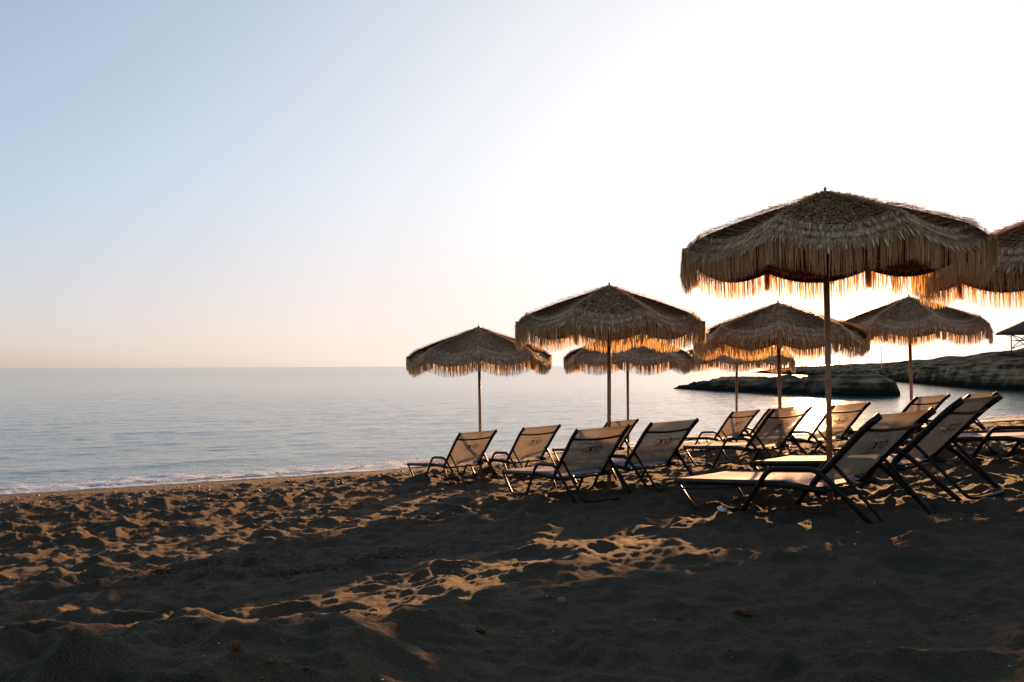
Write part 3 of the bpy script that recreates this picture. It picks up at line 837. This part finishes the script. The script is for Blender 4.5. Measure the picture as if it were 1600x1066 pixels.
stones('shell_fragments', scatter(130, 4, 1.2, 30, (-.7, .7), (2.1, 16)), .0048, M['shell'], 'tiny white shell fragments sprinkled over the sand', 'shells', 5, .35)
stones('sand_clods', scatter(500, 8, 2.0, 30, (-.7, .7), (2.1, 14)), .0065, M['weed'], 'small brown crumbs and bits of bark on the sand', 'debris', 9)

def lump(name, px, py, r, m_, label, cat, seed, flat=.7, jag=.18, group=None):
    x, y = beach_at(px, py); rg = random.Random(seed)
    import bmesh
    bm = bmesh.new(); bmesh.ops.create_icosphere(bm, subdivisions=3, radius=r)
    o1, o2 = rg.uniform(0, 50), rg.uniform(0, 50)
    for v in bm.verts:
        n = v.co.normalized(); f = 1 + jag * float(fbm(np.array([n.x * 2 + o1]), np.array([n.y * 2 + n.z * 1.7 + o2]), 3, seed)[0]) * 2
        v.co *= f; v.co.z *= flat
    me = bpy.data.meshes.new(name); bm.to_mesh(me); bm.free(); me.materials.append(m_)
    for p in me.polygons: p.use_smooth = True
    o = link(bpy.data.objects.new(name, me)); o.location = (x, y, sz(x, y) + r * flat * .45); o.rotation_euler = (rg.uniform(-.3, .3), rg.uniform(-.3, .3), rg.uniform(0, 6))
    return tag(o, label, cat, group)
lump('crumpled_paper', 1128, 806, .032, M['paper'], 'crumpled white paper scrap lying under the foot of the nearest lounger', 'litter', 3, .6, .5)
lump('stone', 875, 949, .022, M['pebble'], 'small round grey stone on dark sand near the middle foreground', 'stone', 4, .8, .08)
lump('stone', 92, 1044, .030, M['pebble'], 'flat pale stone half buried in the bottom left corner', 'stone', 5, .4, .15)
lump('stone', 702, 727, .045, M['pebble'], 'dark stone by the water behind the armrest of the leftmost lounger', 'stone', 6, .7, .15)
lump('weed_tuft', 367, 1052, .019, M['weed'], 'rusty brown ball of dry seaweed in the bottom foreground', 'seaweed', 7, .9, .6)
lump('weed_tuft', 748, 996, .028, M['weed'], 'curled brown seaweed scrap right of the lit ridges', 'seaweed', 8, .4, .6)
lump('weed_tuft', 1160, 975, .026, M['weed'], 'brown seaweed scrap on the dark sand right of centre', 'seaweed', 9, .5, .6)

# low red bar at the right edge, built for an unidentified red line
mb = MB(); x0, y0 = beach_at(1530, 667); x1, y1 = beach_at(1650, 665)
mb.tube([(x0, y0, sz(x0, y0) + .03), ((x0 + x1) / 2, (y0 + y1) / 2, sz((x0 + x1) / 2, (y0 + y1) / 2) + .05), (x1, y1, sz(x1, y1) + .03)], .03, .05, n=6, up=(0, 0, 1))
tag(mb.build('red_bar', M['red_bar_mat']), 'low dark red bar on the beach beyond the cut-off loungers', 'plank')

# ------------------------------------------------------------------ things on the headland
def head_z(x, y):
    o = bpy.data.objects['rocky_headland']
    hit, loc, *_ = o.ray_cast(Vector((x, y, 60)), Vector((0, 0, -1)))
    return loc.z if hit else 1.0
def make_pavilion(x, y):
    root = empty('roofed_lookout'); z = head_z(x, y); root.location = (x, y, z)
    H = 1.25
    mb = MB(); n = 28; rings = []
    for r, zz in ((.02, H + 1.62), (.8, H + 1.36), (2.1, H + .72), (3.15, H + .22), (3.20, H + .10), (1.4, H + .42), (.02, H + .8)):
        rings.append([(r * math.cos(2 * PI * k / n) * (1 + .03 * math.sin(k * 5)), r * math.sin(2 * PI * k / n) * (1 + .03 * math.sin(k * 7)), zz + .03 * math.sin(k * 3.1)) for k in range(n)])
    mb.add([p for r in rings for p in r], [(i * n + k, i * n + (k + 1) % n, (i + 1) * n + (k + 1) % n, (i + 1) * n + k) for i in range(len(rings) - 1) for k in range(n)])
    mb.build('roof', M['thatch_far'], root)
    q = [(-1.5, -1.2), (1.9, -1.2), (1.9, 1.2), (-1.5, 1.2)]
    for i, (a, b) in enumerate(q):
        mb = MB(); mb.tube([(a, b, head_z(x + a, y + b) - z - .2), (a, b, H + .5)], .05, n=8); mb.build('post', M['steel'], root)
        c, d = q[(i + 1) % 4]
        mb = MB(); mb.tube([(a, b, .05), (c, d, H + .1)], .04, n=6, up=(0, 0, 1)); mb.tube([(c, d, .05), (a, b, H + .1)], .04, n=6, up=(0, 0, 1)); mb.tube([(a, b, H * .62), (c, d, H * .62)], .04, n=6, up=(0, 0, 1))
        mb.build('cross_brace', M['steel'], root)
        mb = MB(); mb.tube([(a, b, H - .1), (a * 1.45, b * 1.25, H + .25)], .022, n=6, up=(0, 0, 1)); mb.build('roof_strut', M['steel'], root)
    return tag(root, 'dark flat-roofed shelter on crossed metal legs at the top of the headland', 'shelter')
make_pavilion(47.4, 72.0)
for i, (px, yy, h) in enumerate(((1270, 165, 3.6), (1302, 150, 3.2), (1329, 138, 3.3), (1377, 118, 3.0))):
    x = (px - 800) / 1244.4 * yy
    root = empty('lamp_post'); root.location = (x, yy, head_z(x, yy)); root.scale = (1, 1, 1)
    mb = MB(); mb.tube([(0, 0, -.5), (0, 0, h)], .05, .05, n=8); mb.build('post', M['pale'], root)
    mb = MB(); mb.tube([(-.45, 0, h - .02), (0, 0, h + .05), (.45, 0, h - .02)], .045, n=6); mb.build('lamp_arm', M['pale'], root)
    tag(root, ('leftmost', 'second from left', 'third from left', 'rightmost')[i] + ' of four thin pale posts standing far away on the headland', 'post', 'thin posts on the headland')

# ------------------------------------------------------------------ camera, sun, sky
cam = bpy.data.cameras.new('camera'); cam.lens = 28; cam.sensor_width = 36; cam.clip_end = 20000; cam.clip_start = .05
co = link(bpy.data.objects.new('camera', cam)); co.location = (0, 0, CAM_H)
pitch = math.atan((572.0 - 533) / 1244.4)
co.rotation_euler = (Matrix.Rotation(PI / 2 + pitch, 3, 'X') @ Matrix.Rotation(math.radians(-.25), 3, 'Z')).to_euler()
SC.camera = co

sun = bpy.data.lights.new('sun', 'SUN'); sun.energy = 3.3; sun.angle = math.radians(.53); sun.color = (1.0, .51, .21)
so = link(bpy.data.objects.new('sun', sun))
dv = Vector((math.sin(SUN_AZ) * math.cos(SUN_EL), math.cos(SUN_AZ) * math.cos(SUN_EL), math.sin(SUN_EL)))
so.rotation_euler = dv.to_track_quat('Z', 'Y').to_euler(); so.location = (20, 40, 15)

w = bpy.data.worlds.new('World'); SC.world = w; w.use_nodes = True
nt = w.node_tree; nt.nodes.clear()
out = nt.nodes.new('ShaderNodeOutputWorld'); bg = nt.nodes.new('ShaderNodeBackground')
sky = nt.nodes.new('ShaderNodeTexSky'); sky.sky_type = 'NISHITA'; sky.sun_disc = False
sky.sun_elevation = SUN_EL; sky.sun_rotation = SUN_AZ
sky.air_density = .45; sky.dust_density = 1.8; sky.ozone_density = 1.3; sky.altitude = 0
bg.inputs['Strength'].default_value = .05
# tone curve on the sky colour, rolling the bright side off softly: c / (c + a) per channel
sep = nt.nodes.new('ShaderNodeSeparateColor'); cmb = nt.nodes.new('ShaderNodeCombineColor'); L(nt, sky.outputs[0], sep.inputs[0])
for ch, (a_, sc_) in enumerate(((.44, 1.16), (.40, 1.165), (.40, 1.19))):
    x_ = math_n(nt, 'MULTIPLY', sep.outputs[ch], .2)
    soft = math_n(nt, 'MULTIPLY', math_n(nt, 'DIVIDE', x_, math_n(nt, 'ADD', x_, a_)), 4.0 * sc_)
    L(nt, math_n(nt, 'ADD', soft, math_n(nt, 'MULTIPLY', math_n(nt, 'MULTIPLY', x_, x_), .011)), cmb.inputs[ch])
# pinkish haze layer lying on the horizon
tcw = nt.nodes.new('ShaderNodeTexCoord'); sxw = nt.nodes.new('ShaderNodeSeparateXYZ'); L(nt, tcw.outputs['Generated'], sxw.inputs[0])
mrw = nt.nodes.new('ShaderNodeMapRange'); mrw.inputs['From Min'].default_value = .24; mrw.inputs['From Max'].default_value = 0.0; mrw.interpolation_type = 'SMOOTHSTEP'
L(nt, sxw.outputs['Z'], mrw.inputs['Value'])
tint = nt.nodes.new('ShaderNodeMix'); tint.data_type = 'RGBA'; tint.blend_type = 'MULTIPLY'; tint.inputs[7].default_value = (1.0, .86, .79, 1)
L(nt, mrw.outputs[0], tint.inputs[0]); L(nt, cmb.outputs[0], tint.inputs[6]); L(nt, tint.outputs[2], bg.inputs['Color'])
L(nt, bg.outputs[0], out.inputs[0])

SC.view_settings.view_transform = 'Standard'; SC.view_settings.look = 'None'
SC.view_settings.exposure = 2.33; SC.view_settings.gamma = 1.0
SC.cycles.max_bounces = 8; SC.cycles.transparent_max_bounces = 24
SC.cycles.use_denoising = True
